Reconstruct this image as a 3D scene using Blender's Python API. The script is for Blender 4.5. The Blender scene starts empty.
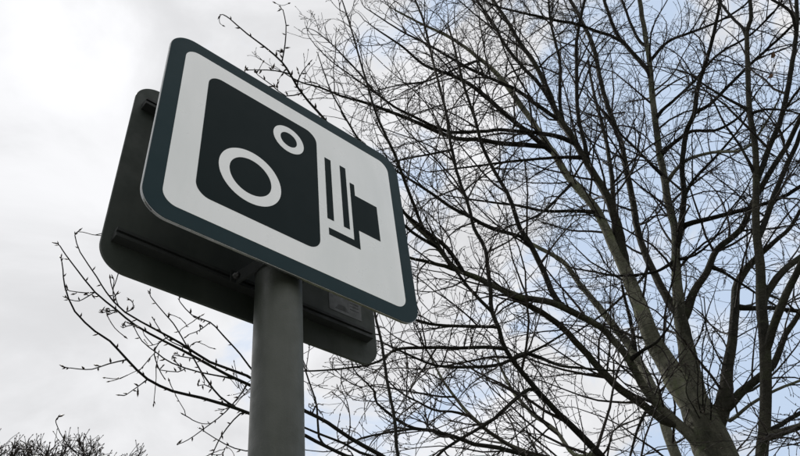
import bpy, bmesh, math, random
import numpy as np
from mathutils import Matrix, Vector

scene = bpy.context.scene
rng = np.random.default_rng(11)
random.seed(4)

# ------------------------------------------------------------------ camera
PITCH, ROLL, F = 0.73511761, -0.14455365, 695.58       # F in pixels of an 800 px wide picture
CAM = np.array([0.0, 0.0, 1.55])
_fw = np.array([0, math.cos(PITCH), math.sin(PITCH)]); _rt = np.array([1.0, 0, 0]); _up = np.cross(_rt, _fw)
RT = math.cos(ROLL) * _rt + math.sin(ROLL) * _up
UP = -math.sin(ROLL) * _rt + math.cos(ROLL) * _up
cam = bpy.data.cameras.new('camera'); cam_o = bpy.data.objects.new('camera', cam)
scene.collection.objects.link(cam_o)
cam.sensor_width = 36; cam.lens = 36 * F / 800; cam.clip_start = .05; cam.clip_end = 2000
cam_o.matrix_world = Matrix(((RT[0], UP[0], -_fw[0], CAM[0]), (RT[1], UP[1], -_fw[1], CAM[1]),
                             (RT[2], UP[2], -_fw[2], CAM[2]), (0, 0, 0, 1)))
cam.dof.use_dof = True; cam.dof.focus_distance = 1.9; cam.dof.aperture_fstop = 26
scene.camera = cam_o

# ------------------------------------------------------------------ light
_sd = (80 - 400) / F * RT - (42 - 228) / F * UP + _fw       # the bright spot in the cloud
SUN_AZ, SUN_EL = math.atan2(_sd[0], _sd[1]), math.atan2(_sd[2], math.hypot(_sd[0], _sd[1]))   # azimuth from +Y towards +X
sun_dir = Vector((math.sin(SUN_AZ) * math.cos(SUN_EL), math.cos(SUN_AZ) * math.cos(SUN_EL), math.sin(SUN_EL)))
sl = bpy.data.lights.new('sun', 'SUN'); sl.energy = 3.2; sl.angle = math.radians(6); sl.color = (1, .95, .87)
so = bpy.data.objects.new('sun', sl); scene.collection.objects.link(so)
so.rotation_euler = sun_dir.to_track_quat('Z', 'Y').to_euler(); so.location = (0, 0, 30)

world = bpy.data.worlds.new('World'); scene.world = world; world.use_nodes = True
nt = world.node_tree; N = nt.nodes; LK = nt.links; N.clear()
def nd(tree, t, **kw):
    n = tree.nodes.new(t)
    for k, v in kw.items():
        if k.startswith('i_'): n.inputs[int(k[2:])].default_value = v
        else: setattr(n, k, v)
    return n
out = nd(nt, 'ShaderNodeOutputWorld'); bg = nd(nt, 'ShaderNodeBackground'); bg.inputs[1].default_value = .12
sky = nd(nt, 'ShaderNodeTexSky', sky_type='NISHITA', sun_disc=False, sun_elevation=SUN_EL, sun_rotation=SUN_AZ)
sky.air_density = 1.0; sky.dust_density = 2.5; sky.altitude = 100
tc = nd(nt, 'ShaderNodeTexCoord')
def noise(tree, vec, scale, detail, rough=.5, loc=(0, 0, 0), dist=0.0, scl=(1, 1, 1)):
    mp = nd(tree, 'ShaderNodeMapping'); mp.inputs['Location'].default_value = loc; mp.inputs['Scale'].default_value = scl
    tree.links.new(vec, mp.inputs[0])
    n = nd(tree, 'ShaderNodeTexNoise'); n.inputs['Scale'].default_value = scale; n.inputs['Detail'].default_value = detail
    n.inputs['Roughness'].default_value = rough; n.inputs['Distortion'].default_value = dist
    tree.links.new(mp.outputs[0], n.inputs['Vector']); return n.outputs['Fac']
def math_n(tree, op, a, b=None, c=None, clamp=False):
    m = nd(tree, 'ShaderNodeMath', operation=op); m.use_clamp = clamp
    for i, v in enumerate((a, b, c)):
        if v is None: continue
        if isinstance(v, (int, float)): m.inputs[i].default_value = v
        else: tree.links.new(v, m.inputs[i])
    return m.outputs[0]
def maprange(tree, v, a, b, c=0., d=1., smooth=True):
    m = nd(tree, 'ShaderNodeMapRange'); m.interpolation_type = 'SMOOTHSTEP' if smooth else 'LINEAR'
    for i, x in enumerate((a, b, c, d)): m.inputs[i + 1].default_value = x
    tree.links.new(v, m.inputs[0]); return m.outputs[0]
def mixc(tree, f, a, b):
    m = nd(tree, 'ShaderNodeMix', data_type='RGBA')
    for i, v in ((0, f), (6, a), (7, b)):
        if isinstance(v, (int, float, tuple)): m.inputs[i].default_value = v
        else: tree.links.new(v, m.inputs[i])
    return m.outputs[2]
G = tc.outputs['Generated']
# an overcast sheet that breaks into thin cloud and pale blue in one quarter of the sky
dot = nd(nt, 'ShaderNodeVectorMath', operation='DOT_PRODUCT'); LK.new(G, dot.inputs[0])
dot.inputs[1].default_value = Vector((.50, .60, .62)).normalized()
n1 = noise(nt, G, 4.2, 8, .58, (3.1, 1.7, .4), .6, (1, 1, 1.5))
n2 = noise(nt, G, 3.4, 8, .55, (8.2, 4.9, 2.0), .5, (1, 1, 1.6))
cover = math_n(nt, 'ADD', n1, maprange(nt, dot.outputs['Value'], .98, .50, -.015, .34, False))
mask = maprange(nt, cover, .44, .60)
K = 1 / .12
lum = maprange(nt, n2, .33, .66, .73, .93)
sd = nd(nt, 'ShaderNodeVectorMath', operation='DOT_PRODUCT'); LK.new(G, sd.inputs[0]); sd.inputs[1].default_value = sun_dir
g1 = maprange(nt, sd.outputs['Value'], .9925, 1.0, 0, .085); g2 = maprange(nt, sd.outputs['Value'], .90, 1.0, 0, .03)
lum = math_n(nt, 'MULTIPLY', math_n(nt, 'ADD', lum, math_n(nt, 'ADD', g1, g2)), K)
cc = nd(nt, 'ShaderNodeCombineColor')
LK.new(lum, cc.inputs[0]); LK.new(math_n(nt, 'MULTIPLY', lum, 1.005), cc.inputs[1]); LK.new(math_n(nt, 'MULTIPLY', lum, 1.028), cc.inputs[2])
# clear gaps still hold thin high haze
veil = mixc(nt, .85, sky.outputs[0], (.61 * K, .735 * K, .92 * K, 1))
LK.new(mixc(nt, mask, veil, cc.outputs[0]), bg.inputs[0]); LK.new(bg.outputs[0], out.inputs[0])

vs = scene.view_settings
vs.view_transform = 'Standard'; vs.look = 'None'; vs.gamma = 1; vs.exposure = 0.0; vs.use_curve_mapping = False

# ------------------------------------------------------------------ materials
def material(name, rough=.6, spec=.4, metal=0., coat=0.):
    m = bpy.data.materials.new(name); m.use_nodes = True
    b = m.node_tree.nodes['Principled BSDF']
    b.inputs['Roughness'].default_value = rough; b.inputs['Specular IOR Level'].default_value = spec
    b.inputs['Metallic'].default_value = metal; b.inputs['Coat Weight'].default_value = coat
    b.inputs['Coat Roughness'].default_value = .12
    return m, m.node_tree, b
def bump(t, b, h, strength, dist):
    n = nd(t, 'ShaderNodeBump'); n.inputs['Strength'].default_value = strength; n.inputs['Distance'].default_value = dist
    t.links.new(h, n.inputs['Height']); t.links.new(n.outputs[0], b.inputs['Normal'])
def coords(t): return nd(t, 'ShaderNodeTexCoord').outputs['Object']

def paint(name, c0, c1, rough=.5, scale=8, spec=.4, coat=0., metal=0., relief=.05, streak=True, film=0., rv=1.):
    m, t, b = material(name, rough, spec, metal, coat)
    v = coords(t)
    f = noise(t, v, scale, 8, .62, (1, 2, 3), .3, (1, 1, .25) if streak else (1, 1, 1))
    f = maprange(t, f, .32, .68)
    t.links.new(mixc(t, f, (*c0, 1), (*c1, 1)), b.inputs['Base Color'])
    g = noise(t, v, scale * 3, 6, .6)
    t.links.new(maprange(t, g, .3, .7, rough - .1 * rv, rough + .14 * rv), b.inputs['Roughness'])
    h = noise(t, v, 260, 2)
    if film:          # retroreflective sheeting: a fine honeycomb of cells under the film
        vo = nd(t, 'ShaderNodeTexVoronoi'); vo.feature = 'DISTANCE_TO_EDGE'; vo.inputs['Scale'].default_value = 260
        t.links.new(v, vo.inputs['Vector']); h = maprange(t, vo.outputs['Distance'], 0, .12)
    bump(t, b, h, relief, .001)
    return m

MAT = {}
MAT['white'] = paint('white_reflective_film', (.90, .915, .91), (.80, .83, .82), .34, 6, .6, .6, relief=.06, film=1)
MAT['navy'] = paint('dark_border_film', (.0068, .0255, .0310), (.0076, .0275, .0330), .5, 6, .14, rv=.3)
MAT['black'] = paint('black_symbol_film', (.0060, .0135, .0145), (.0063, .0140, .0150), .55, 6, .08, rv=.2)
MAT['alu'] = paint('worn_aluminium_edge', (.32, .33, .33), (.24, .25, .25), .2, 30, .5, 0, .9)
MAT['back'] = paint('weathered_grey_sign_back', (.054, .064, .055), (.032, .040, .034), .6, 7, .28)
MAT['rail'] = paint('dull_grey_rail', (.034, .038, .036), (.024, .027, .026), .6, 14, .25)
MAT['post'] = paint('grey_post_paint', (.060, .067, .054), (.026, .032, .027), .46, 7, .45, relief=.35)
MAT['sticker'] = paint('grey_foil_sticker', (.062, .068, .064), (.046, .051, .048), .45, 30, .5, streak=False)
MAT['print'] = paint('faint_grey_print', (.040, .044, .042), (.034, .038, .036), .5, 30, .3, streak=False)
MAT['steel'] = paint('zinc_bolt', (.10, .10, .095), (.06, .06, .06), .5, 40, .4, 0, .5)

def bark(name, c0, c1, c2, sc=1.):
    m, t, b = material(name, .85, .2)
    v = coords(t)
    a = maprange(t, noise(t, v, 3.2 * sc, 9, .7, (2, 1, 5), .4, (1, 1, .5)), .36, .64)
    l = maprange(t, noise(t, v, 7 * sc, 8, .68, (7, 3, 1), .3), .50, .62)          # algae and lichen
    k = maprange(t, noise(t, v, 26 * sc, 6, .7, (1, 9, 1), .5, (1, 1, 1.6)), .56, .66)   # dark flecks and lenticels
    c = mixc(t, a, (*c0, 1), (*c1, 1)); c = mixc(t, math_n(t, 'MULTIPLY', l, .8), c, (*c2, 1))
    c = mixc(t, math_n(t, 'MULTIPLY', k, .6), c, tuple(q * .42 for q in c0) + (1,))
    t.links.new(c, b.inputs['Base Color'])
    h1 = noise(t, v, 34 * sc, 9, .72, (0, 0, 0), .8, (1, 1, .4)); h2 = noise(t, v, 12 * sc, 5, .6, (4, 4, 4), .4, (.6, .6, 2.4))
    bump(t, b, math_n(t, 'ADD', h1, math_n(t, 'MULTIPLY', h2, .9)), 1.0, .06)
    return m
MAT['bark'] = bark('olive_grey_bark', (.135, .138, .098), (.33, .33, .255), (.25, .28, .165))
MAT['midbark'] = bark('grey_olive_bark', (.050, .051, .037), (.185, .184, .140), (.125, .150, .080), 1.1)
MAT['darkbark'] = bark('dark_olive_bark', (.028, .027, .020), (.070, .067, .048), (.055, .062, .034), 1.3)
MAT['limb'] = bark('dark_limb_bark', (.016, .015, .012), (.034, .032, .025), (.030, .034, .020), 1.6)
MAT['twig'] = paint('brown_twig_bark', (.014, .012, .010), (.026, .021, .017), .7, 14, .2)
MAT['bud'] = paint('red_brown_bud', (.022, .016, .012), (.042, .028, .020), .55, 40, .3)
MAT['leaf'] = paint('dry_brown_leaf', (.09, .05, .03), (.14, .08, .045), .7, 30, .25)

def ground_mat():
    m, t, b = material('winter_grass_and_soil', .95, .15)
    v = coords(t)
    a = maprange(t, noise(t, v, .35, 8, .6), .35, .65); g = maprange(t, noise(t, v, 22, 6, .7), .3, .7)
    c = mixc(t, g, (.045, .060, .022, 1), (.095, .105, .045, 1)); c = mixc(t, math_n(t, 'MULTIPLY', a, .55), c, (.13, .105, .07, 1))
    t.links.new(c, b.inputs['Base Color']); bump(t, b, noise(t, v, 60, 6, .7), .8, .03)
    return m
MAT['ground'] = ground_mat()
MAT['bounce_paving'] = paint('pale_concrete_bounce_paving', (.26, .26, .255), (.20, .20, .195), .85, 1.2, .2, relief=.3, streak=False)
MAT['kerbstone'] = paint('granite_kerb', (.34, .335, .32), (.26, .26, .25), .8, 5, .25, relief=.3, streak=False)
MAT['asphalt'] = paint('worn_asphalt', (.062, .061, .060), (.045, .045, .046), .85, 1.5, .25, relief=.4, streak=False)

# ------------------------------------------------------------------ helpers
COL = scene.collection
def link(name, me, mat, parent=None, **props):
    o = bpy.data.objects.new(name, me); COL.objects.link(o)
    if mat and not me.materials: me.materials.append(MAT[mat])
    if parent: o.parent = parent
    for k, v in props.items(): o[k] = v
    return o
def empty(name, loc, **props):
    o = bpy.data.objects.new(name, None); COL.objects.link(o); o.location = loc; o.empty_display_size = .2
    for k, v in props.items(): o[k] = v
    return o
def mesh(name, V, Fc, smooth=True):
    me = bpy.data.meshes.new(name); me.from_pydata([tuple(map(float, v)) for v in V], [], Fc)
    if smooth: me.polygons.foreach_set('use_smooth', [True] * len(me.polygons))
    me.update(); return me
def np_mesh(name, V, Q):
    """V (n,3) vertices, Q (m,k) faces with k corners each"""
    me = bpy.data.meshes.new(name); V = np.asarray(V, np.float32); Q = np.asarray(Q, np.int32); k = Q.shape[1]
    me.vertices.add(len(V)); me.vertices.foreach_set('co', V.ravel())
    me.loops.add(Q.size); me.loops.foreach_set('vertex_index', Q.ravel())
    me.polygons.add(len(Q)); me.polygons.foreach_set('loop_start', np.arange(len(Q), dtype=np.int32) * k)
    me.polygons.foreach_set('loop_total', np.full(len(Q), k, np.int32))
    me.polygons.foreach_set('use_smooth', np.ones(len(Q), bool))
    me.update(calc_edges=True); return me
def box_mesh(name, a, b, bev=0.0):
    bm = bmesh.new(); bmesh.ops.create_cube(bm, size=1)
    a = Vector(a); b = Vector(b)
    for v in bm.verts: v.co = Vector([(a[i] + b[i]) / 2 + v.co[i] * (b[i] - a[i]) for i in range(3)])
    if bev: bmesh.ops.bevel(bm, geom=bm.edges[:], offset=bev, segments=2, affect='EDGES', profile=.5)
    me = bpy.data.meshes.new(name); bm.to_mesh(me); bm.free(); return me
def rounded_rect(x0, x1, y0, y1, r, n=10):
    P = []
    rs = r if isinstance(r, (list, tuple)) else [r] * 4
    for (cx, cy, a, q) in ((x1 - rs[0], y1 - rs[0], 0, rs[0]), (x0 + rs[1], y1 - rs[1], 90, rs[1]),
                           (x0 + rs[2], y0 + rs[2], 180, rs[2]), (x1 - rs[3], y0 + rs[3], 270, rs[3])):
        for i in range(n + 1):
            t = math.radians(a + 90 * i / n); P.append((cx + q * math.cos(t), cy + q * math.sin(t)))
    return P
def slab(name, outline, y0, y1, bev=0.0):
    """outline in (u,v), extruded in local -y..+y from y0 (front) to y1 (back), u -> x, v -> z"""
    n = len(outline)
    V = [(u, y0, v) for u, v in outline] + [(u, y1, v) for u, v in outline]
    Fc = [list(range(n)), list(range(2 * n - 1, n - 1, -1))] + [[i, n + i, n + (i + 1) % n, (i + 1) % n] for i in range(n)]
    bm = bmesh.new(); vv = [bm.verts.new(p) for p in V]
    for f in Fc: bm.faces.new([vv[i] for i in f])
    bmesh.ops.recalc_face_normals(bm, faces=bm.faces)
    if bev:
        eds = [e for e in bm.edges if abs(e.verts[0].co.y - e.verts[1].co.y) < 1e-6]
        bmesh.ops.bevel(bm, geom=eds, offset=bev, segments=2, affect='EDGES', profile=.5)
    me = bpy.data.meshes.new(name); bm.to_mesh(me); bm.free(); return me
def ring_slab(name, cx, cz, ro, ri, y0, y1, n=64):
    V = []
    for i in range(n):
        c, s = math.cos(2 * math.pi * i / n), math.sin(2 * math.pi * i / n)
        V += [(cx + ro * c, y0, cz + ro * s), (cx + ri * c, y0, cz + ri * s), (cx + ro * c, y1, cz + ro * s), (cx + ri * c, y1, cz + ri * s)]
    Fc = []
    for i in range(n):
        a, b = 4 * i, 4 * ((i + 1) % n)
        Fc += [(a, b, b + 1, a + 1), (a, a + 2, b + 2, b), (a + 1, b + 1, b + 3, a + 3), (a + 2, a + 3, b + 3, b + 2)]
    return mesh(name, V, Fc, False)
def lathe(name, prof, n=40):
    V, Fc = [], []
    for (r, z) in prof:
        V += [(r * math.cos(2 * math.pi * i / n), r * math.sin(2 * math.pi * i / n), z) for i in range(n)]
    for k in range(len(prof) - 1):
        for i in range(n):
            j = (i + 1) % n; Fc.append((k * n + i, k * n + j, (k + 1) * n + j, (k + 1) * n + i))
    Fc.append(tuple(range(n - 1, -1, -1))); Fc.append(tuple((len(prof) - 1) * n + i for i in range(n)))
    return mesh(name, V, Fc)
def sharp(o, ang=35):
    o.data.set_sharp_from_angle(angle=math.radians(ang)); return o

# ------------------------------------------------------------------ ground
n = 60; S = 700.0
gx = np.sign(np.linspace(-1, 1, n)) * np.abs(np.linspace(-1, 1, n)) ** 3 * S
X, Y = np.meshgrid(gx, gx, indexing='ij')
Rr = np.hypot(X, Y)
Zg = np.where(Rr > 14, .9 * np.sin(X * .03) * np.cos(Y * .027) * np.clip((Rr - 14) / 60, 0, 1), 0)
V = np.stack([X, Y, Zg], -1).reshape(-1, 3)
Q = [[i * n + j, (i + 1) * n + j, (i + 1) * n + j + 1, i * n + j + 1] for i in range(n - 1) for j in range(n - 1)]
link('ground', np_mesh('ground', V, Q), 'ground', kind='structure')

def strip(name, w0, w1, z, mat, thick=.0):
    """long strip parallel to the way the sign faces, w0..w1 metres across"""
    n_ = 41; l = np.linspace(-160, 160, n_); V = []
    for q in l:
        for w in (w0, w1): V.append(np.array([math.sin(.8314) * q + math.cos(.8314) * w, -math.cos(.8314) * q + math.sin(.8314) * w, z]))
    V = np.array(V); Q = [[2 * i, 2 * i + 1, 2 * i + 3, 2 * i + 2] for i in range(n_ - 1)]
    if thick:
        m = len(V); V = np.vstack([V, V - [0, 0, thick]])
        Q += [[2 * i, 2 * i + 2, m + 2 * i + 2, m + 2 * i] for i in range(n_ - 1)] + [[2 * i + 1, m + 2 * i + 1, m + 2 * i + 3, 2 * i + 3] for i in range(n_ - 1)]
    o = link(name, np_mesh(name, V, Q), mat, kind='structure'); o.data.polygons.foreach_set('use_smooth', [False] * len(o.data.polygons))
strip('bounce_pavement', -1.6, 1.75, .012, 'bounce_paving'); strip('kerb', -1.72, -1.6, .016, 'kerbstone', .14); strip('road', -8.5, -1.72, .006, 'asphalt')  # pavement is unseen, added to bounce light up onto the white sign face

# ------------------------------------------------------------------ the sign
A = 0.83143481; W, H, M = .632952, .527134, .035651
e = np.array([math.cos(A), math.sin(A), 0]); nn = np.array([-math.sin(A), math.cos(A), 0])
PC = np.array([-.20010695, 1.0, 1.08445124]) + CAM * np.array([0, 0, 1])       # centre of the front plate's face
PD = .0905; GAP = .022
pole_xy = PC + nn * (PD / 2 + GAP) + e * .003
sign = empty('camera_sign', (pole_xy[0], pole_xy[1], 0), category='road sign',
             label='white camera sign with dark border on a grey post, second plate bolted back to back')
sign.rotation_euler.z = A
OX = float(-.003); OY = float(-(PD / 2 + GAP))          # face centre in the sign's own frame
OZ = float(PC[2])
top = OZ + .235
post = sharp(link('post', lathe('post', [(PD / 2, -.3), (PD / 2, 0), (PD / 2, 1.0), (PD / 2, 2.0), (PD / 2, top)], 64), 'post', sign), 40)
cap = link('post_cap', lathe('post_cap', [(PD / 2 + .004, top - .02), (PD / 2 + .004, top + .004), (PD / 2 - .006, top + .012), (.012, top + .018)], 48), 'rail', sign)
# front plate : aluminium sheet, films laid on it as thin raised layers
t0 = OY
plate = link('front_plate', slab('front_plate', [(u + OX, v + OZ) for u, v in rounded_rect(-W / 2, W / 2, -H / 2, H / 2, .054, 14)], t0 + .0006, t0 + .0066, .0012), 'alu', sign,
             label='white front plate with dark border and camera symbol')
def film(name, outline, lvl, mat, **kw):
    return link(name, slab(name, [(u + OX, v + OZ) for u, v in outline], t0 - .0004 * lvl, t0 + .0006 - .0004 * lvl + (.0004 if lvl == 0 else 0)), mat, plate, **kw)
film('border', rounded_rect(-W / 2 + .0012, W / 2 - .0012, -H / 2 + .0012, H / 2 - .0012, .053, 14), 1, 'navy')
film('white_field', rounded_rect(-W / 2 + M, W / 2 - M, -H / 2 + M, H / 2 - M, .030, 12), 2, 'white')
h = H
film('camera_body', rounded_rect(-.4245 * h, .1045 * h, -.333 * h, .3465 * h, .060 * h, 10), 3, 'black')
def ring(name, cx, cz, ro, ri):
    return link(name, ring_slab(name, cx * h + OX, cz * h + OZ, ro * h, ri * h, t0 - .0016, t0 - .001), 'white', plate)
ring('lens_ring', -.213, -.124, .135, .091); ring('viewfinder_ring', -.0425, .2095, .0765, .0415)
film('bellows_bar', [(.1455 * h, .228 * h), (.1455 * h, -.136 * h), (.1785 * h, -.136 * h), (.1785 * h, .228 * h)], 3, 'black')
film('bellows_bar', [(.229 * h, .230 * h), (.229 * h, -.138 * h), (.261 * h, -.138 * h), (.261 * h, .230 * h)], 3, 'black')
film('camera_front', [(q[0] * h, q[1] * h) for q in ((.280, .152), (.305, .152), (.305, .0855), (.4285, .0855), (.4285, -.1175), (.310, -.1175),
     (.310, -.222), (.150, -.222), (.150, -.185), (.280, -.185))], 3, 'black')
# rails and clamps
def rail(parent, y0, y1, z, flip):
    me = bpy.data.meshes.new('rail'); bm = bmesh.new()
    x0, x1, hh, w = -.297 + OX, .300 + OX, .0125, .0028
    if flip: prof = [(y1, -hh * 1.25), (y1, -hh * .8), (y0, -hh * .8), (y0, -hh * .25), (y0 + .004, -hh * .25), (y0 + .004, hh * .25), (y0, hh * .25), (y0, hh * .8), (y1, hh * .8), (y1, hh * 1.25)]
    else: prof = [(y0, -hh * 1.25), (y0, -hh * .8), (y1, -hh * .8), (y1, -hh * .25), (y1 - .004, -hh * .25), (y1 - .004, hh * .25), (y1, hh * .25), (y1, hh * .8), (y0, hh * .8), (y0, hh * 1.25)]
    a = [bm.verts.new((x0, y, z + q)) for y, q in prof]; b = [bm.verts.new((x1, y, z + q)) for y, q in prof]
    bm.faces.new(a); bm.faces.new(b[::-1])
    for i in range(len(prof)): bm.faces.new((a[i], a[(i + 1) % len(prof)], b[(i + 1) % len(prof)], b[i]))
    bmesh.ops.recalc_face_normals(bm, faces=bm.faces); bm.to_mesh(me); bm.free()
    return link('rail', me, 'rail', parent)
for z in (-.19, .17): rail(plate, t0 + .0064, t0 + .0205, OZ + z, False)
RY = t0 + .152                                          # inner face of the rear plate
rear = link('rear_plate', slab('rear_plate', [(u + OX + .008, v + OZ - .013) for u, v in rounded_rect(-W / 2 - .005, W / 2 + .005, -H / 2, H / 2, .054, 14)], RY, RY + .0065, .0012), 'back', sign,
            label='dark grey back of the second sign plate behind the post')
film_r = link('reverse_face', slab('reverse_face', [(u + OX + .008, v + OZ - .013) for u, v in rounded_rect(-W / 2 + .002, W / 2 - .002, -H / 2 + .002, H / 2 - .002, .052, 14)], RY + .0062, RY + .0069), 'navy', rear)
rail(rear, RY - .022, RY + .0003, OZ - .208, True); rail(rear, RY - .022, RY + .0003, OZ + .172, True)
stk = link('foil_sticker', slab('foil_sticker', [(u + OX, v + OZ) for u, v in rounded_rect(.195, .289, -.164, -.116, .002, 3)], RY - .0007, RY + .0002), 'sticker', rear)
link('print_mark', slab('print_mark', [(u + OX, v + OZ) for u, v in ((.212, -.156), (.252, -.156), (.240, -.142), (.222, -.142))], RY - .0010, RY - .0005), 'print', rear)
for i in range(3):
    link('print_line', slab('print_line', [(u + OX, v + OZ) for u, v in rounded_rect(.256, .282, -.126 - .009 * i, -.123 - .009 * i, .0005, 2)], RY - .0010, RY - .0005), 'print', rear)
def clamp(parent, z, back):
    """saddle band round the post with ears reaching to the rail"""
    sgn = 1 if back else -1
    yr = (RY - .022) if back else (t0 + .0205)
    R0, R1, hb = PD / 2 + .0008, PD / 2 + .0045, .014
    V, Fc = [], []; m = 25
    arc = [math.radians(-100 + 200 * i / (m - 1)) for i in range(m)]
    pin = [(math.sin(t) * R0, -sgn * math.cos(t) * R0) for t in arc]; pout = [(math.sin(t) * R1, -sgn * math.cos(t) * R1) for t in arc]
    ear = PD / 2 + .026
    pin = [(-ear, yr - sgn * .0005), (-R0 - .008, yr - sgn * .0005)] + pin + [(R0 + .008, yr - sgn * .0005), (ear, yr - sgn * .0005)]
    pout = [(-ear, yr - sgn * .0045), (-R1 - .010, yr - sgn * .0045)] + pout + [(R1 + .010, yr - sgn * .0045), (ear, yr - sgn * .0045)]
    k = len(pin)
    for zz in (z - hb, z + hb):
        V += [(a, b, zz) for a, b in pin] + [(a, b, zz) for a, b in pout]
    for i in range(k - 1):
        Fc += [(i, i + 1, k + i + 1, k + i), (2 * k + i, 3 * k + i, 3 * k + i + 1, 2 * k + i + 1), (i, 2 * k + i, 2 * k + i + 1, i + 1), (k + i, k + i + 1, 3 * k + i + 1, 3 * k + i)]
    Fc += [(0, k, 3 * k, 2 * k), (k - 1, 3 * k - 1, 4 * k - 1, 2 * k - 1)]
    o = sharp(link('clamp', mesh('clamp', V, Fc), 'rail', parent))
    for s in (-1, 1):
        me = lathe('bolt', [(.0075, 0), (.0075, .005), (.0045, .0052), (.0045, .012)], 6)
        bo = link('bolt', me, 'steel', o); bo.location = (s * (ear - .009), yr - sgn * .004, z); bo.rotation_euler.x = math.radians(90 * sgn)
for z in (-.19, .17): clamp(plate, OZ + z, False)
for z in (-.208, .172): clamp(rear, OZ + z, True)

# ------------------------------------------------------------------ trees
def ray(px, py): return (px - 400) / F * RT - (py - 228) / F * UP + _fw
def at(px, py, r):
    """point of the place that lies r metres (measured along the ground) from the viewer in that direction"""
    d = ray(px, py); t = r / math.hypot(d[0], d[1]); return CAM + d * t, t
def pix(P):
    d = np.asarray(P) - CAM; z = d @ _fw
    return np.stack([400 + F * (d @ RT) / z, 228 - F * (d @ UP) / z], -1), z
def catmull(P, R, step):
    P = np.asarray(P); R = np.asarray(R); Pe = np.vstack([2 * P[0] - P[1], P, 2 * P[-1] - P[-2]])
    O, Q = [], []
    for i in range(len(P) - 1):
        p0, p1, p2, p3 = Pe[i:i + 4]; m = max(2, int(np.linalg.norm(p2 - p1) / step) + 1)
        for s in np.arange(m) / m:
            O.append(.5 * (2 * p1 + (p2 - p0) * s + (2 * p0 - 5 * p1 + 4 * p2 - p3) * s * s + (3 * p1 - p0 - 3 * p2 + p3) * s ** 3)); Q.append(R[i] * (1 - s) + R[i + 1] * s)
    O.append(P[-1]); Q.append(R[-1]); return np.array(O), np.array(Q)
def unit(v): return v / np.maximum(np.linalg.norm(v, axis=-1, keepdims=True), 1e-9)
def tubes(P, R, K):
    """P (M,n,3), R (M,n) -> verts, quads of M open tubes with K sides, closed tips by tiny radius"""
    M_, n_, _ = P.shape
    T = np.gradient(P, axis=1); T = unit(T)
    ref = np.where(np.abs(T[:, :1, 2:3]) > .9, np.array([[[1., 0, 0]]]), np.array([[[0, 0, 1.]]]))
    a = unit(np.cross(T, np.broadcast_to(ref, T.shape))); b = np.cross(T, a)
    th = np.arange(K) * 2 * math.pi / K
    V = P[:, :, None] + R[:, :, None, None] * (a[:, :, None] * np.cos(th)[None, None, :, None] + b[:, :, None] * np.sin(th)[None, None, :, None])
    i = np.arange(M_)[:, None, None] * n_ * K + np.arange(n_ - 1)[None, :, None] * K; k = np.arange(K)[None, None]; k2 = (k + 1) % K
    Q = np.stack([i + k, i + k2, i + K + k2, i + K + k], -1).reshape(-1, 4)
    return V.reshape(-1, 3), Q
def limb_tube(P, R, K, wob):
    """one thick limb: parallel-transported frame, slightly lumpy section, closed tip"""
    n_ = len(P); T = unit(np.gradient(P, axis=0)); a = unit(np.cross(T[0], [.31, .2, .93])); Vv = []
    ph = rng.uniform(0, 6.28, 6); lump = rng.normal(0, 1, (n_, K)); lump = (lump + np.roll(lump, 1, 0) + np.roll(lump, 1, 1) + np.roll(lump, -1, 1)) * .25
    knot = rng.random((n_, K)) < .012
    for i in range(n_):
        a = unit(a - T[i] * (a @ T[i])); b = np.cross(T[i], a)
        for k in range(K):
            th = 2 * math.pi * k / K
            r = R[i] * (1 + wob * (math.sin(2 * th + ph[0] + i * .35) * .5 + math.sin(3 * th + ph[1] - i * .22) * .4 + math.sin(th + ph[2] + i * .6) * .5) + wob * .5 * lump[i, k] + (.10 if knot[i, k] else 0))
            Vv.append(P[i] + r * (math.cos(th) * a + math.sin(th) * b))
    Q = [(i * K + k, i * K + (k + 1) % K, (i + 1) * K + (k + 1) % K, (i + 1) * K + k) for i in range(n_ - 1) for k in range(K)]
    return np.array(Vv), Q

def sample(P, R, idx, t):
    n_ = P.shape[1]; f = t * (n_ - 1); i = np.minimum(f.astype(int), n_ - 2); s = (f - i)[:, None]
    a, b = P[idx, i], P[idx, i + 1]
    return a * (1 - s) + b * s, unit(b - a), R[idx, i] * (1 - s[:, 0]) + R[idx, i + 1] * s[:, 0]
def grow(S, D, L, r0, r1, n_, wander, lift):
    """M shoots of n_ points from S along D, length L, wandering and lifting towards the light"""
    M_ = len(S); P = np.zeros((M_, n_, 3)); P[:, 0] = S; d = D.copy(); st = (L / (n_ - 1))[:, None]
    w = rng.normal(0, 1, (M_, 3)); bend = rng.normal(0, 1, (M_, 3))
    for i in range(1, n_):
        w = rng.normal(0, 1, (M_, 3))
        d = unit(d + wander * (bend * .62 + w * .62) + np.array([0, 0, 1.]) * lift)
        P[:, i] = P[:, i - 1] + d * st
    f = np.linspace(0, 1, n_)[None] ** .8
    return P, r0[:, None] * (1 - f) + r1[:, None] * f
def side_dirs(T, ang, az):
    ref = np.where(np.abs(T[:, 2:3]) > .85, np.array([[1., 0, 0]]), np.array([[0, 0, 1.]]))
    a = unit(np.cross(T, ref)); b = np.cross(T, a)
    return unit(np.cos(ang)[:, None] * T + np.sin(ang)[:, None] * (np.cos(az)[:, None] * a + np.sin(az)[:, None] * b))
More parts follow.
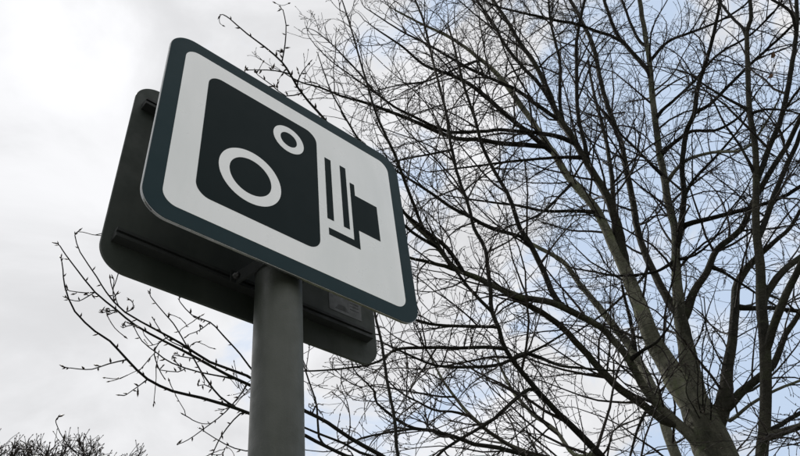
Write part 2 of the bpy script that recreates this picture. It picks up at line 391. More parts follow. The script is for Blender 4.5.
def bud_mesh(S, D, L, wd):
    """slender pointed buds, four sided"""
    M_ = len(S); a = unit(np.cross(D, np.where(np.abs(D[:, 2:3]) > .85, [[1., 0, 0]], [[0, 0, 1.]]))); b = np.cross(D, a)
    V = [S]
    for fr, q in ((.18, .75), (.42, 1.0)):
        for k in range(4):
            t = k * math.pi / 2; V.append(S + D * (L * fr)[:, None] + (math.cos(t) * a + math.sin(t) * b) * (wd * q)[:, None])
    V.append(S + D * L[:, None]); V = np.stack(V, 1)
    tri = []
    for k in range(4):
        j = (k + 1) % 4; tri += [(0, 1 + j, 1 + k), (1 + k, 1 + j, 5 + j), (1 + k, 5 + j, 5 + k), (5 + k, 5 + j, 9)]
    Q = (np.arange(M_)[:, None, None] * 10 + np.array(tri)[None]).reshape(-1, 3)
    return V.reshape(-1, 3), Q

class Tree:
    def __init__(s, name, label, trunk, widths, r, mat='bark', down=True, group=None):
        s.L = {}; s.mat = mat
        P, R = s.path(trunk, widths, r)
        if down:
            b = P[0]; flare = [(0, 1.75), (.12, 1.4), (.45, 1.18), (1.1, 1.06)]
            lean = (P[0] - P[2]) * .15
            extra = [np.array([b[0] + lean[0] * (1 - z / b[2]), b[1] + lean[1] * (1 - z / b[2]), z - (.12 if z == 0 else 0)]) for z, q in flare if z < b[2] - .3]
            P = np.vstack([extra, P]); R = np.concatenate([[R[0] * q for z, q in flare if z < b[2] - .3], R])
        s.base = np.array([P[0][0], P[0][1], 0])
        s.root = empty(name, s.base, label=label, category='tree')
        if group: s.root['group'] = group
        P, R = catmull(P, R, .10); s.L['T'] = (P, R)
        V, Q = limb_tube(P, R, 18, .06)
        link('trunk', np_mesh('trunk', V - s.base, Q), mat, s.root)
        s.tr = (P, R)
    def path(s, pts, widths, r):
        pts = np.asarray(pts, float)
        # arc-length parameter in the picture for widths and range
        d = np.concatenate([[0], np.cumsum(np.linalg.norm(np.diff(pts, axis=0), axis=1))]); d /= d[-1]
        wv = np.interp(d, np.linspace(0, 1, len(widths)), widths); rv = np.interp(d, np.linspace(0, 1, len(r)), r)
        P, R = [], []
        for (x, y), w, q in zip(pts, wv, rv):
            p, t = at(x, y, q); P.append(p); R.append(w / 2 * t / F)
        return np.array(P), np.array(R)
    def limb(s, name, parent, pts, widths, r1, mat=None, ext=0., dens=1., buds=1., size=1., twig=1., spur=0.):
        """branch traced from its joint on the parent to its tip; r1 = range at the tip"""
        PP, PR = s.L[parent]
        uv, z = pix(PP); i = int(np.argmin(np.hypot(*(uv - np.array(pts[0])).T)))
        r0 = math.hypot(*(PP[i] - CAM)[:2])
        rr = [r0] + (list(r1) if isinstance(r1, (list, tuple)) else [r1])
        P, R = s.path(pts, widths, rr); R = R * .86
        P[0] = PP[i]; R[0] = min(R[0], PR[i] * .95)
        if ext:
            d = unit(P[-1] - P[-2]); d2 = unit(d + [0, 0, .25])
            P = np.vstack([P, P[-1] + d * ext * .5, P[-1] + d * ext * .5 + d2 * ext * .5]); R = np.concatenate([R, [R[-1] * .75, R[-1] * .35]])
        P, R = catmull(P, R, .07)
        dl = np.concatenate([[0], np.cumsum(np.linalg.norm(np.diff(P, axis=0), axis=1))]); R = np.maximum(np.minimum(R, PR[i] * .9), np.minimum(R * (1 + .7 * np.exp(-dl / (4.5 * R[0] + .01))), PR[i] * .72))
        k = np.cumsum(rng.normal(0, 1, P.shape), axis=0); k -= np.linspace(0, 1, len(P))[:, None] * k[-1]
        P = P + k * np.minimum(R, .012)[:, None] * .16
        s.L[name] = (P, R)
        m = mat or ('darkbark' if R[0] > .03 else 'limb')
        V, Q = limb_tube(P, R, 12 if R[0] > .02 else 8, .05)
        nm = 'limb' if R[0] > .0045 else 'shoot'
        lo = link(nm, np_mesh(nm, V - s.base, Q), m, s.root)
        s.shoots(P, R, lo, dens, buds, size, twig, spur)
        return lo
    def shoots(s, P, R, lo, dens, buds, size, twig=1., spur=0.):
        seg = np.linalg.norm(np.diff(P, axis=0), axis=1); cum = np.concatenate([[0], np.cumsum(seg)]); Lt = cum[-1]
        T = unit(np.gradient(P, axis=0))
        TV, TQ, nv = [], [], 0
        BS, BD, BL = [], [], []
        def add(Pp, Rp, K):
            nonlocal nv
            V, Q = tubes(Pp, Rp, K); TV.append(V); TQ.append(Q + nv); nv += len(V)
        def buds_on(Pp, Rp, per, tip=True):
            M_ = len(Pp)
            if tip:
                D = unit(Pp[:, -1] - Pp[:, -2]); BS.append(Pp[:, -1] - D * .002); BD.append(D); BL.append(rng.uniform(.013, .019, M_) * size)
            if per > 0:
                c = rng.poisson(per, M_); idx = np.repeat(np.arange(M_), c)
                if len(idx):
                    t = rng.uniform(.12, .97, len(idx)); S, Tn, rad = sample(Pp, Rp, idx, t)
                    D = side_dirs(Tn, rng.uniform(.45, .85, len(idx)), rng.uniform(0, 6.28, len(idx)))
                    BS.append(S + D * rad[:, None] * .5); BD.append(D); BL.append(rng.uniform(.009, .015, len(idx)) * size)
        if spur:       # big buds sitting straight on the young wood, alternating along its outer part
            q0 = Lt * (1 - spur); dd = np.arange(max(.02, q0), Lt - .015, .066); dd = dd + rng.uniform(-.014, .014, len(dd))
            if len(dd):
                S = np.stack([np.interp(dd, cum, P[:, i]) for i in range(3)], -1); Tn = unit(np.stack([np.interp(dd, cum, T[:, i]) for i in range(3)], -1)); rd = np.interp(dd, cum, R)
                side = unit(np.cross(Tn, np.array([[.24, -.8, -.5]]))) * np.where(np.arange(len(dd)) % 2, 1, -1)[:, None]
                D = unit(Tn * rng.uniform(.7, 1.2, (len(dd), 1)) + side + rng.normal(0, .3, (len(dd), 3)))
                BS.append(S + D * rd[:, None] * .4); BD.append(D); BL.append(rng.uniform(.013, .021, len(dd)) * size)
        # first order shoots along the limb
        n1 = int(max(1, Lt / .130 * dens * rng.uniform(.85, 1.15)))
        t = np.sort(rng.uniform(.10, 1 if twig > .5 else .8, n1)); dd = t * Lt
        pos = np.stack([np.interp(dd, cum, P[:, i]) for i in range(3)], -1); tan = unit(np.stack([np.interp(dd, cum, T[:, i]) for i in range(3)], -1)); rad = np.interp(dd, cum, R)
        az = np.arange(n1) * 2.4 + rng.uniform(0, 6.28) + rng.normal(0, .4, n1)
        D = side_dirs(tan, rng.uniform(.5, 1.2, n1), az); D = unit(D + np.array([0, 0, .08]))
        L1 = np.clip((.34 + .34 * (Lt - dd)) * rng.uniform(.3, 1.35, n1), .12, 1.35) * twig
        r0 = np.minimum(rad * .6, (.0028 + .0060 * L1)); r1_ = np.full(n1, .0016)
        # the limb's own tip carries on as a shoot
        pos = np.vstack([pos, P[-1:]]); D = np.vstack([D, T[-1:]]); L1 = np.append(L1, .32 * twig if twig > .5 else .02); r0 = np.append(r0, min(R[-1], .006)); r1_ = np.append(r1_, .0016)
        P1, R1 = grow(pos, D, L1, r0, r1_, 10, .17, .022); add(P1, R1, 5); buds_on(P1, R1, 2.5 * buds)
        # second order
        c = rng.poisson(np.clip(L1 / .098, 0, 12)); idx = np.repeat(np.arange(len(L1)), c)
        if len(idx):
            t = rng.uniform(.15, .98, len(idx)); S, Tn, rad = sample(P1, R1, idx, t)
            D = side_dirs(Tn, rng.uniform(.45, 1.0, len(idx)), rng.uniform(0, 6.28, len(idx)))
            L2 = np.clip((.10 + .42 * L1[idx] * (1 - t)) * rng.uniform(.4, 1.3, len(idx)), .04, .5)
            P2, R2 = grow(S, D, L2, np.minimum(rad * .85, .0018 + .0034 * L2), np.full(len(idx), .00145), 8, .20, .025); add(P2, R2, 4); buds_on(P2, R2, 1.6 * buds)
            c = rng.poisson(np.clip(L2 / .19, 0, 3)); i3 = np.repeat(np.arange(len(L2)), c)
            if len(i3):
                t = rng.uniform(.2, .98, len(i3)); S, Tn, rad = sample(P2, R2, i3, t)
                D = side_dirs(Tn, rng.uniform(.5, 1.0, len(i3)), rng.uniform(0, 6.28, len(i3)))
                L3 = rng.uniform(.02, .11, len(i3)) * (1 + L2[i3])
                P3, R3 = grow(S, D, L3, np.full(len(i3), .0017), np.full(len(i3), .0014), 4, .22, .05); add(P3, R3, 3); buds_on(P3, R3, .4 * buds)
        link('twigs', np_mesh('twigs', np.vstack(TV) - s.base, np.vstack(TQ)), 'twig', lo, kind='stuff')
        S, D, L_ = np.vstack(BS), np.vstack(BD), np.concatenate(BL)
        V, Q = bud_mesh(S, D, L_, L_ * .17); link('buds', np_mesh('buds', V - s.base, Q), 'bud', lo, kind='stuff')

# --- the big tree
tA = Tree('bare_tree', 'large bare winter tree with thick forking trunk and spreading budded limbs behind the sign',
          [(775, 590), (745, 522), (722, 468), (709, 438), (698, 412), (688, 388)], [43, 42, 41, 41, 38, 26], [4.8, 4.8], mat='midbark')
A_ = tA.limb
A_('F1', 'T', [(703, 425), (688, 398), (671, 370), (654, 342), (640, 303), (626, 268), (613, 240), (600, 212), (585, 194), (570, 176), (558, 158), (545, 139), (530, 116), (515, 95), (500, 75), (477, 55), (450, 37), (422, 24), (395, 10)],
   [34, 19, 17, 12, 9, 7, 6, 3.5, 2], [4.75, 4.6, 4.3, 3.7], mat='bark', dens=.9)
A_('F1b', 'F1', [(629, 275), (622, 250), (617, 224), (608, 198), (597, 180), (588, 166), (580, 152), (570, 134), (557, 114), (548, 90), (535, 62), (520, 42), (507, 20), (490, -5), (478, -25)], [13, 9, 7, 5, 3], [4.6, 4.4, 4.2], mat='darkbark', ext=.8)
A_('A1', 'F1b', [(559, 117), (540, 85), (522, 67), (505, 45), (492, 22), (477, 0), (465, -20)], [5, 4, 2.5], 3.9, ext=.7, dens=1.2, twig=1.2)
A_('A4', 'F1', [(553, 151), (530, 134), (505, 114), (475, 88), (452, 75), (425, 65), (400, 45), (375, 28)], [6.5, 4.5, 1.6], 3.4, dens=1.3, twig=1.25)
A_('A5', 'F1b', [(560, 119), (545, 110), (520, 92), (500, 82), (462, 65), (432, 47), (400, 30), (372, 12)], [5, 3.5, 1.4], 3.5, dens=1.3, twig=1.25)
A_('F3', 'T', [(697, 410), (690, 378), (684, 342), (680, 315), (677, 290), (676, 258), (675, 228), (669, 204), (664, 176), (659, 144), (655, 114), (651, 87), (650, 65), (645, 32), (640, 0), (636, -20)],
   [24, 18, 13, 9.5, 8.5, 7.5, 6.5, 5.5, 4.5], [4.85, 4.9, 4.9], mat='midbark', ext=1., dens=.9)
A_('F2', 'F3', [(680, 318), (672, 305), (660, 283), (647, 258), (637, 228), (632, 201), (627, 179), (622, 151), (612, 121), (603, 95), (598, 75), (594, 50), (585, 27), (570, 0), (560, -18)], [9, 8, 6, 5, 4], [5.1, 5.2, 5.0], ext=.9)
A_('F4', 'F3', [(684, 322), (688, 308), (695, 290), (707, 273), (717, 250), (740, 230), (752, 206), (772, 169), (785, 146), (800, 116), (812, 95)], [9, 7, 6, 5], [5.1, 5.0], ext=.8)
A_('F5', 'T', [(712, 432), (722, 405), (727, 367), (732, 342), (735, 315), (737, 290), (745, 273), (754, 262), (775, 243), (790, 228), (805, 205)], [18, 13, 11, 10, 8, 5, 4], [5.0, 5.3, 5.4], mat='darkbark', ext=.9)
A_('F9', 'T', [(712, 425), (727, 407), (740, 392), (760, 375), (772, 364), (782, 342), (785, 333), (797, 315), (810, 295)], [11, 9, 6.5, 5], [4.9, 5.0], ext=1.)
A_('E1', 'T', [(724, 473), (707, 451), (692, 437), (670, 417), (650, 397), (637, 375), (625, 354), (612, 340), (600, 328), (575, 315), (550, 303), (520, 297), (495, 288), (475, 278), (455, 270), (437, 250), (415, 228), (398, 205), (385, 190)], [14, 11, 9, 8, 7.5, 6.5, 5, 2.5], [4.68, 4.4, 3.9, 3.5, 3.1], mat='midbark', dens=1.15)  # darker bark tone puts this limb's shadow side into the colour
A_('E6', 'E1', [(676, 422), (662, 420), (642, 405), (620, 390), (600, 372), (585, 355), (572, 342), (560, 328), (540, 313), (517, 300), (490, 284), (460, 272), (432, 264), (410, 258), (388, 250)], [9.5, 9, 7.5, 6.5, 5, 2.5], [4.4, 3.8, 3.2], mat='darkbark', dens=1.2)
A_('E7', 'E1', [(566, 311), (560, 303), (552, 290), (542, 268), (530, 243), (520, 228), (510, 201), (497, 176), (482, 144), (474, 114), (463, 82), (455, 50), (448, 25)], [7, 6, 4, 3.4, 2], [3.9, 3.6], mat='limb')
A_('C9', 'E7', [(532, 246), (520, 236), (492, 228), (470, 216), (450, 206), (425, 189), (400, 173), (378, 158)], [4.5, 4, 1.8], 3.2)
A_('E2', 'E1', [(462, 272), (447, 248), (425, 230), (402, 210), (388, 182)], [5.5, 4.5, 2.2], 2.9, mat='limb')
A_('C13', 'E1', [(440, 253), (422, 228), (412, 200), (402, 174), (393, 150), (388, 140), (377, 116), (370, 95), (357, 50), (346, 12), (342, 0)], [4.5, 3.6, 2.6, 1.4], [2.9, 2.7], twig=.7)
A_('A6', 'T', [(766, 570), (700, 545), (645, 502), (597, 452), (567, 422), (537, 390), (512, 360), (502, 342), (498, 328), (491, 313), (489, 283), (485, 250), (475, 228), (470, 206), (460, 179), (452, 144), (447, 114), (440, 85), (432, 55), (425, 25), (415, 0), (408, -20)],
   [15, 12, 9.5, 6.5, 5.2, 4.3, 3.6, 3, 2.2], [4.2, 3.6, 3.4, 3.3], mat='limb')
A_('C2', 'F1', [(552, 149), (542, 146), (507, 143), (477, 139), (455, 138), (425, 126), (400, 116), (370, 105), (345, 98), (320, 88), (300, 82), (286, 74)], [6, 5, 3.6, 1.2], [3.6, 2.9], twig=.8)
A_('C3', 'F1b', [(577, 146), (560, 136), (540, 132), (502, 129), (482, 131), (450, 131), (419, 118), (396, 106), (376, 91), (362, 75), (345, 57), (330, 42), (317, 32)], [5, 4, 2.8, 1.1], [3.7, 3.0], twig=.75)
A_('C3b', 'C3', [(396, 106), (375, 93), (360, 82), (332, 62), (315, 45)], [2.4, 1.8, 1.1], 2.9, twig=.6)
A_('P1', 'E1', [(398, 205), (380, 175), (359, 139), (345, 116), (331, 90), (321, 63), (318, 54)], [3, 2.2, 1.1], 2.7, twig=.5)
A_('H10', 'T', [(757, 550), (715, 515), (690, 482), (677, 456), (667, 430), (657, 397), (642, 367), (627, 342), (615, 328), (600, 308), (580, 283), (565, 263), (550, 253), (530, 243)], [14, 13, 11.5, 10, 7, 4], [5.2, 5.5, 5.4], mat='bark', dens=1.15)
A_('G7', 'A6', [(612, 468), (575, 466), (530, 453), (510, 445), (490, 432), (472, 417), (455, 397), (440, 375), (428, 352)], [6, 5.2, 4.4, 2], 4.2, mat='bark', dens=1.15, twig=1.15)
A_('G11', 'A6', [(600, 455), (575, 455), (557, 430), (535, 415), (517, 395), (505, 375), (495, 352)], [5, 4.5, 2.4], 4.6, mat='bark', dens=1.05, twig=1.15)
A_('G10', 'A6', [(630, 487), (580, 472), (530, 455), (500, 447), (475, 444), (455, 436), (430, 429), (407, 425), (377, 403), (375, 392), (357, 374)], [6.5, 5.5, 4.6, 1.6], [3.5, 2.9], dens=1.1)
A_('G10b', 'G10', [(412, 427), (382, 434), (362, 438), (345, 446)], [3, 1.5], 2.9)
A_('G8', 'A6', [(535, 388), (528, 389), (510, 402), (495, 417), (475, 430), (450, 445), (437, 456), (420, 475)], [4.6, 4, 3], 3.3, dens=1.1)
A_('Q2', 'A6', [(506, 351), (485, 347), (450, 348), (400, 349), (380, 361), (350, 368), (305, 371), (282, 370)], [4.6, 3.8, 2.6, 1.5], [3.2, 2.7], dens=1.1)
A_('Q3', 'A6', [(511, 358), (495, 366), (462, 368), (435, 366), (407, 354), (388, 345)], [4.2, 3.4, 1.8], 3.1, dens=1.15, twig=1.15)
A_('G4', 'A6', [(511, 358), (528, 353), (545, 345), (565, 333)], [3.6, 2.2], 3.7)
A_('G5', 'A6', [(514, 361), (524, 353), (540, 357), (560, 366), (600, 370), (625, 371)], [4.6, 3.4, 1.8], 3.9)
A_('Q7', 'G7', [(470, 415), (452, 412), (435, 411), (412, 399), (400, 392), (383, 376)], [3.2, 2.6, 1.4], 3.4, dens=1.1)
A_('Q7b', 'G7', [(456, 398), (440, 397), (425, 394), (395, 389), (370, 386)], [2.6, 1.3], 3.5)
A_('E10', 'A6', [(498, 327), (490, 326), (457, 326), (430, 324), (410, 318), (390, 311)], [4, 3.6, 1.8], 3.1, dens=1.05, twig=1.15)
A_('E5', 'A6', [(492, 314), (475, 295), (457, 273), (445, 255), (432, 232)], [4.4, 3.4, 2], 3.2)
A_('C7', 'A6', [(452, 147), (430, 154), (400, 160), (382, 165)], [2.8, 1.4], 3.1)
A_('A7', 'F1', [(483, 59), (462, 67), (430, 80), (400, 85), (378, 90)], [2.8, 1.4], 3.2)
A_('C8', 'F1b', [(584, 160), (560, 157), (525, 159), (492, 163), (455, 168), (430, 172)], [4, 3, 1.5], 3.8)
A_('C10', 'F1', [(600, 212), (575, 211), (547, 211), (520, 206), (475, 200), (445, 195)], [4, 3.2, 1.5], 3.9)
A_('C12', 'F1', [(574, 181), (563, 192), (550, 206), (535, 217), (507, 228), (488, 240)], [3.4, 2.6, 1.4], 3.9)
A_('D4', 'F1', [(616, 246), (613, 215), (612, 186), (607, 151), (600, 119), (592, 85), (588, 60)], [6.5, 5.5, 4, 2.5], 5.1)
A_('A9', 'F1b', [(589, 167), (585, 146), (578, 114), (577, 75), (577, 37), (584, 0), (588, -15)], [5, 4.2, 3], 4.6, ext=.8)
A_('A9b', 'F1b', [(563, 124), (560, 100), (561, 62), (553, 28), (550, 0), (549, -15)], [4.5, 3.4, 2.5], 4.3, ext=.8)
A_('B2', 'F3', [(651, 78), (646, 68), (627, 47), (615, 30), (605, 0), (600, -15)], [5.5, 4.5, 3], 4.7, ext=.7)
A_('B3', 'F3', [(647, 46), (637, 37), (622, 0), (617, -15)], [3.4, 2.6], 4.9, ext=.6)
A_('B4', 'B2', [(622, 41), (610, 35), (600, 32), (580, 24), (555, 19), (522, 12), (492, 4), (470, -8)], [4, 3.2, 1.8], 4.0, ext=.4)
A_('B5', 'F3', [(650, 62), (667, 42), (692, 32), (722, 20), (745, 5), (755, -8)], [3.8, 3, 2], 4.9, ext=.5)
A_('D2', 'F3', [(676, 252), (680, 228), (684, 196), (682, 164), (687, 131), (695, 114), (698, 85), (708, 55), (716, 20), (722, -10)], [7, 6, 5, 3], 4.6, ext=.6)
A_('B6', 'F3', [(656, 120), (662, 110), (677, 97), (695, 80), (710, 62), (725, 50), (750, 35), (775, 10), (785, -6)], [3.6, 3, 2], 4.7, ext=.5)
A_('D3', 'F3', [(661, 158), (672, 144), (692, 131), (715, 130), (740, 116), (757, 92)], [4.6, 3.4, 1.8], 4.8)
A_('D6', 'F3', [(665, 180), (655, 169), (637, 151), (622, 136), (605, 112)], [3.6, 1.8], 4.5)
A_('D7', 'F3', [(666, 184), (685, 161), (712, 153), (745, 149), (762, 129), (777, 103)], [4, 3.4, 2], 4.4, mat='bark')
A_('D8', 'D2', [(684, 194), (692, 182), (707, 166), (725, 146), (745, 119), (752, 92)], [3.6, 2.8, 1.6], 4.7)
A_('B10', 'D2', [(696, 112), (710, 104), (725, 90), (750, 65), (765, 52), (795, 25), (810, 10)], [4.2, 3.4, 2.6], 4.9, ext=.6)
A_('D13', 'F3', [(676, 236), (686, 225), (712, 218), (750, 208), (780, 198), (800, 186), (820, 172)], [5.6, 4.8, 4], 4.9, ext=.7)
A_('F12', 'F4', [(709, 269), (722, 272), (735, 280), (755, 293), (775, 305)], [3.6, 2], 5.1)
A_('F10', 'F5', [(736, 309), (752, 308), (770, 308), (800, 311), (820, 313)], [5.4, 4.6], 5.5, ext=.9)
A_('F16', 'F3', [(676, 262), (665, 268), (650, 273), (617, 276), (600, 273), (572, 268)], [3.6, 3, 1.6], 4.4)
A_('F16b', 'F3', [(676, 263), (695, 255), (715, 238), (728, 215)], [3.2, 1.8], 4.6)
A_('F13', 'F2', [(650, 264), (640, 280), (620, 298), (600, 316), (578, 331)], [3.4, 1.8], 4.5)
A_('H7', 'F5', [(719, 412), (730, 420), (750, 404), (775, 390), (800, 380), (820, 372)], [4.2, 3.4, 2.6], 4.6, mat='bark', ext=.6)
A_('H13', 'H10', [(658, 402), (645, 412), (637, 430), (630, 456), (627, 475)], [3.6, 2.4], 5.2)
A_('H11', 'E1', [(630, 362), (643, 350), (657, 342), (668, 328)], [4.4, 2.5], 4.3)
A_('F14', 'H10', [(634, 355), (632, 328), (625, 303), (622, 285)], [5, 3], 5.4)
# young shoots standing on the fork
for pts, w in (([(706, 428), (703, 395), (702, 350), (706, 330), (705, 310), (704, 298)], [2, 1.2]), ([(703, 425), (697, 395), (698, 372), (694, 350)], [1.8, 1.1]),
               ([(708, 432), (711, 405), (707, 380), (713, 356), (712, 335)], [1.8, 1.1]), ([(700, 420), (706, 398), (716, 380), (722, 360)], [1.6, 1.0]), ([(706, 430), (694, 408), (686, 392), (690, 372)], [1.6, 1.0])):
    A_('sh%d' % pts[-1][0], 'T', pts, w, 4.1, dens=.7, twig=.28, size=1.25, buds=1.6)
# low limb that sweeps across behind the sign and out to the left of the post, with big buds
A_('S1', 'T', [(775, 590), (640, 548), (520, 520), (440, 488), (380, 456), (350, 440), (327, 424), (305, 412), (275, 397), (247, 384), (225, 374), (200, 360), (166, 342), (135, 325), (117, 310), (95, 292), (75, 267), (66, 255), (60, 246)],
   [12, 9, 7, 5.6, 4.4, 3.6, 2.4, 1.3], [3.4, 2.5, 2.1, 1.8], mat='limb', dens=.24, twig=.17, spur=.55, size=.95)
A_('S2', 'S1', [(300, 409), (270, 390), (247, 375), (210, 361), (180, 342), (157, 330), (125, 312), (106, 292), (97, 277), (80, 252), (75, 236)], [3.6, 3, 2, 1.2], [1.9, 1.75], dens=.30, twig=.26, spur=.8, size=.95)
A_('S3', 'S1', [(400, 467), (360, 462), (337, 453), (305, 437), (275, 424), (247, 414), (225, 406), (200, 398), (172, 392), (147, 380), (127, 361), (110, 342), (95, 332), (75, 312), (65, 287), (63, 270), (62, 263)], [4.6, 4, 3.6, 2.6, 1.3], [2.0, 1.75], dens=.05, twig=.08, spur=.6, size=.95)
A_('S3a', 'S3', [(127, 361), (108, 364), (92, 369), (80, 369), (70, 368)], [1.8, 1.1], 1.7, dens=.05, twig=.1, spur=1., size=.95)
A_('S3b', 'S3', [(147, 380), (137, 387), (126, 395)], [1.5, 1.0], 1.75, dens=.05, twig=.1, spur=1., size=.95)
A_('S4', 'S1', [(232, 378), (225, 377), (200, 372), (172, 363), (157, 353), (142, 341), (134, 327)], [2, 1.6, 1], 1.8, dens=.35, twig=.22, spur=.9, size=.95)
A_('S5', 'S3', [(233, 408), (220, 397), (208, 382), (200, 370), (187, 347), (176, 328), (170, 320), (157, 305), (151, 297)], [2.2, 1.7, 1.1], 1.85, dens=.45, twig=.26, spur=.9, size=.95)
A_('S6', 'S2', [(268, 388), (249, 366), (240, 354), (229, 342), (220, 332), (210, 322), (192, 315), (180, 302)], [2.4, 1.8, 1.1], 1.9, dens=.5, twig=.3, spur=.8, size=.95)
A_('S7', 'S1', [(252, 387), (242, 392), (225, 412), (202, 430), (188, 440), (179, 444)], [1.8, 1.0], 1.9, dens=.4, twig=.2, spur=1., size=.95)
A_('S8', 'S3', [(252, 416), (240, 414), (227, 428), (218, 442), (211, 458)], [1.8, 1.2], 2.0, dens=.4, twig=.2, spur=1.)
A_('S9', 'S3', [(300, 436), (270, 448), (246, 451), (225, 444), (205, 432)], [2, 1], 2.0, dens=.4, twig=.2, spur=1.)
for k, (par, pts) in enumerate((('S1', [(98, 294), (86, 293), (70, 291)]), ('S1', [(99, 294), (87, 297), (79, 301), (71, 300)]), ('S2', [(115, 302), (113, 292), (114, 282)]), ('S2', [(132, 317), (133, 309), (133, 304)]),
                                ('S1', [(116, 309), (109, 311), (102, 313)]), ('S1', [(118, 311), (113, 313), (108, 315)]), ('S1', [(134, 324), (128, 326), (123, 328)]), ('S5', [(192, 355), (184, 357), (174, 355)]),
                                ('S2', [(190, 348), (178, 345), (166, 338), (155, 322)]), ('S6', [(212, 323), (200, 330), (190, 334)]), ('S4', [(190, 369), (178, 372), (160, 370)]), ('S5', [(214, 389), (205, 385), (198, 386)]))):
    A_('sp%d' % k, par, pts, [1.4, 1.0], 1.85, dens=.1, twig=.08, spur=1., size=.95)
A_('Z1', 'S1', [(372, 452), (340, 475), (250, 508), (150, 498), (95, 470), (76, 453), (67, 444), (60, 433), (56, 423)], [2.2, 1.8, 1.4, 1.0], [2.1, 1.9], dens=.15, twig=.15, spur=.2, size=.95)
A_('Q8', 'S1', [(395, 464), (360, 453), (345, 444), (325, 436), (305, 428), (280, 415)], [3.8, 2], 2.5, dens=.7, twig=.5)
A_('Q10', 'S3', [(322, 446), (319, 437), (317, 407), (312, 390), (305, 370), (300, 352)], [2.8, 1.6], 2.3, dens=.6, twig=.45)
A_('Q1', 'S1', [(410, 472), (398, 456), (395, 424), (391, 400), (387, 379), (382, 347), (376, 322), (372, 300)], [4.4, 3.8, 2.6], 2.7, dens=.5, twig=.6)
# twig reaching up above the sign
A_('N1', 'E1', [(437, 250), (412, 232), (385, 205), (350, 155), (324, 118), (308, 100), (297, 86), (290, 74), (282, 62), (265, 47), (247, 34), (230, 19), (224, 15)], [3.6, 3.2, 2.6, 1.3], [2.6, 1.9, 1.75], dens=.08, twig=.12, spur=.4, size=1.6)
A_('N2', 'N1', [(283, 63), (285, 45), (286, 25), (283, 10)], [1.7, 1.1], 1.75, dens=.05, twig=.1, spur=1., size=1.6)
A_('N3', 'N1', [(290, 75), (282, 72), (267, 70), (245, 70)], [1.6, 1.0], 1.8, dens=.1, twig=.1, spur=1., size=1.6)
A_('N4', 'N1', [(297, 86), (298, 80), (302, 72), (309, 63)], [1.4, 1.0], 1.85, dens=.05, twig=.1, spur=1., size=1.6)
A_('N5', 'N1', [(300, 90), (286, 96), (272, 85), (258, 75)], [1.4, 1.0], 1.85, dens=.05, twig=.1, spur=1., size=1.6)

# --- the slim tree on the right
tB = Tree('slender_bare_tree', 'slim upright bare tree with grey stem beside the large trunk',
          [(767, 540), (762, 456), (764, 437), (766, 392), (765, 342), (761, 303), (760, 265), (756, 228), (756, 184), (755, 144), (750, 114), (748, 75), (747, 32), (751, 20), (750, 0), (747, -25), (740, -60)],
          [12.5, 12, 11.5, 10, 8, 6, 5, 4, 2], [4.2, 4.2, 4.3, 4.4], mat='darkbark')
B_ = tB.limb
B_('F7', 'T', [(761, 312), (767, 293), (782, 273), (800, 258), (820, 245)], [9, 7.5, 6], 4.5, mat='darkbark', ext=1.)
B_('F8', 'T', [(765, 350), (775, 320), (785, 295), (800, 265), (812, 240)], [9.5, 8, 6], 4.0, mat='darkbark', ext=1.)
B_('D12', 'T', [(758, 245), (765, 222), (775, 194), (785, 169), (797, 144), (806, 120)], [7, 6, 4.5], 4.5, ext=.8)
B_('D10', 'T', [(757, 180), (770, 144), (782, 114), (790, 75), (796, 32), (797, 0), (797, -20)], [6.5, 5.5, 4], 4.6, ext=.7)
B_('D15', 'T', [(755, 176), (752, 168), (740, 146), (725, 124), (714, 102)], [3.6, 2], 4.1)
B_('H5', 'T', [(764, 440), (782, 432), (800, 427), (820, 420)], [8.5, 7], 3.8, mat='darkbark', ext=.9)
B_('H6', 'T', [(765, 436), (772, 430), (800, 414), (820, 400)], [5.6, 4.5], 4.6, ext=.8)
B_('B11', 'T', [(749, 110), (745, 107), (730, 100), (707, 86), (688, 73)], [3.6, 1.8], 4.1)
B_('B11b', 'T', [(750, 114), (765, 109), (785, 110), (805, 115)], [3, 2], 4.2)
B_('B12', 'T', [(747, 36), (743, 28), (735, 20), (725, 10), (715, -5)], [4, 2.6], 4.4, ext=.5)
B_('B9', 'D10', [(796, 34), (790, 12), (772, 0), (758, -12)], [4.2, 2.6], 4.3, ext=.4)

# a few dry leaves still hanging on
def leaf(px, py, r, ln, rot):
    P, _ = at(px, py, r); V, Fc = [], []
    for i in range(7):
        t = i / 6; w = math.sin(math.pi * min(1, t * 1.02) ** .8) * .32 * ln
        for s_ in (-1, -.5, 0, .5, 1): V.append((s_ * w, t * ln, .35 * w * abs(s_) + .12 * ln * math.sin(t * 3)))
    for i in range(6):
        for k in range(4): a = i * 5 + k; Fc.append((a, a + 1, a + 6, a + 5))
    o = link('dry_leaf', mesh('dry_leaf', V, Fc), 'leaf', tB.root); o.location = P - tB.base; o.rotation_euler = rot
leaf(771, 58, 4.3, .055, (2.3, .4, .6)); leaf(773, 74, 4.3, .05, (1.2, 1.2, 1.7))

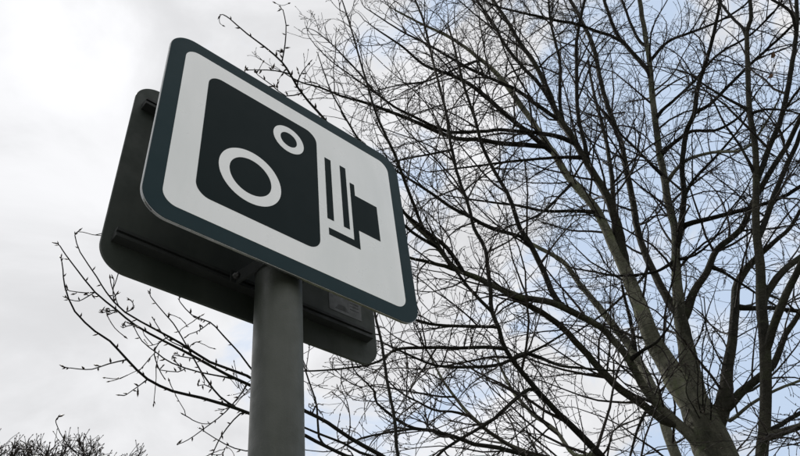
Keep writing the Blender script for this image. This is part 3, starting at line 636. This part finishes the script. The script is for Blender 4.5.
# --- the rounded far tree whose crown just shows at the lower left
def far_tree():
    c, _ = at(60, 444, 10.5); base = np.array([c[0], c[1], 0.0]); ztop = c[2]
    root = empty('twiggy_tree', base, label='dense rounded bare tree top low in the open sky left of the post', category='tree')
    P = np.array([[0, 0, -.1], [.02, 0, .2], [.05, .03, .9], [.02, .06, 2.0]]); R = np.array([.22, .17, .14, .11])
    p, r = catmull(P, R, .1); V, Q = limb_tube(p, r, 14, .06); link('trunk', np_mesh('trunk', V, Q), 'darkbark', root)
    M1 = 66; ca = np.array([0, 0, ztop - 1.75])                # the crown is a rough dome of this centre
    az = np.arange(M1) * 2.399; el = np.arcsin(np.linspace(.97, .12, M1))
    end = ca + np.stack([np.cos(az) * np.cos(el) * 2.1, np.sin(az) * np.cos(el) * 2.1, np.sin(el) * 1.4], -1) * rng.uniform(.88, .99, (M1, 1))
    S = np.array([.02, .06, 1.9]) - np.array([[0, 0, 1.]]) * rng.uniform(0, .5, (M1, 1))
    f = np.linspace(0, 1, 12)[None, :, None]
    mid = S + (end - S) * .5 + np.array([0, 0, .25]) + rng.normal(0, .12, (M1, 3))
    P1 = (1 - f) ** 2 * S[:, None] + 2 * f * (1 - f) * mid[:, None] + f ** 2 * end[:, None]
    P1 = P1 + rng.normal(0, .018, P1.shape) * (f > 0)
    R1 = np.repeat(.045 * (1 - f[..., 0]) + .008 * f[..., 0], M1, 0)
    for i in range(M1):
        V, Q = tubes(P1[i:i + 1], R1[i:i + 1], 7); lo = link('limb', np_mesh('limb', V, Q), 'limb', root)
        n2 = 54; t = 1 - rng.uniform(0, .62, n2) ** 1.3
        s_, T, rad = sample(P1[i:i + 1], R1[i:i + 1], np.zeros(n2, int), t)
        D2 = unit(side_dirs(T, rng.uniform(.4, 1.1, n2), rng.uniform(0, 6.28, n2)) + [0, 0, .25]); L2 = rng.uniform(.12, .38, n2)
        P2, R2 = grow(s_, D2, L2, np.minimum(rad * .7, .009), np.full(n2, .0042), 7, .2, .05)
        i3 = np.repeat(np.arange(n2), 7); t = rng.uniform(.25, 1, len(i3)); s3, T3, rd = sample(P2, R2, i3, t)
        D3 = unit(side_dirs(T3, rng.uniform(.4, 1.0, len(i3)), rng.uniform(0, 6.28, len(i3))) + [0, 0, .2]); L3 = rng.uniform(.05, .2, len(i3))
        P3, R3 = grow(s3, D3, L3, np.full(len(i3), .0048), np.full(len(i3), .0038), 4, .2, .06)
        bd = unit(P3[:, -1] - P3[:, -2]); bl = np.full(len(P3), .03); V3, Q3 = bud_mesh(P3[:, -1], bd, bl, bl * .26)
        V1, Q1 = tubes(P2, R2, 4); V2, Q2 = tubes(P3, R3, 3)
        tw = link('twigs', np_mesh('twigs', np.vstack([V1, V2]), np.vstack([Q1, Q2 + len(V1)])), 'twig', lo, kind='stuff')
        link('buds', np_mesh('buds', V3, Q3), 'bud', lo, kind='stuff')
far_tree()
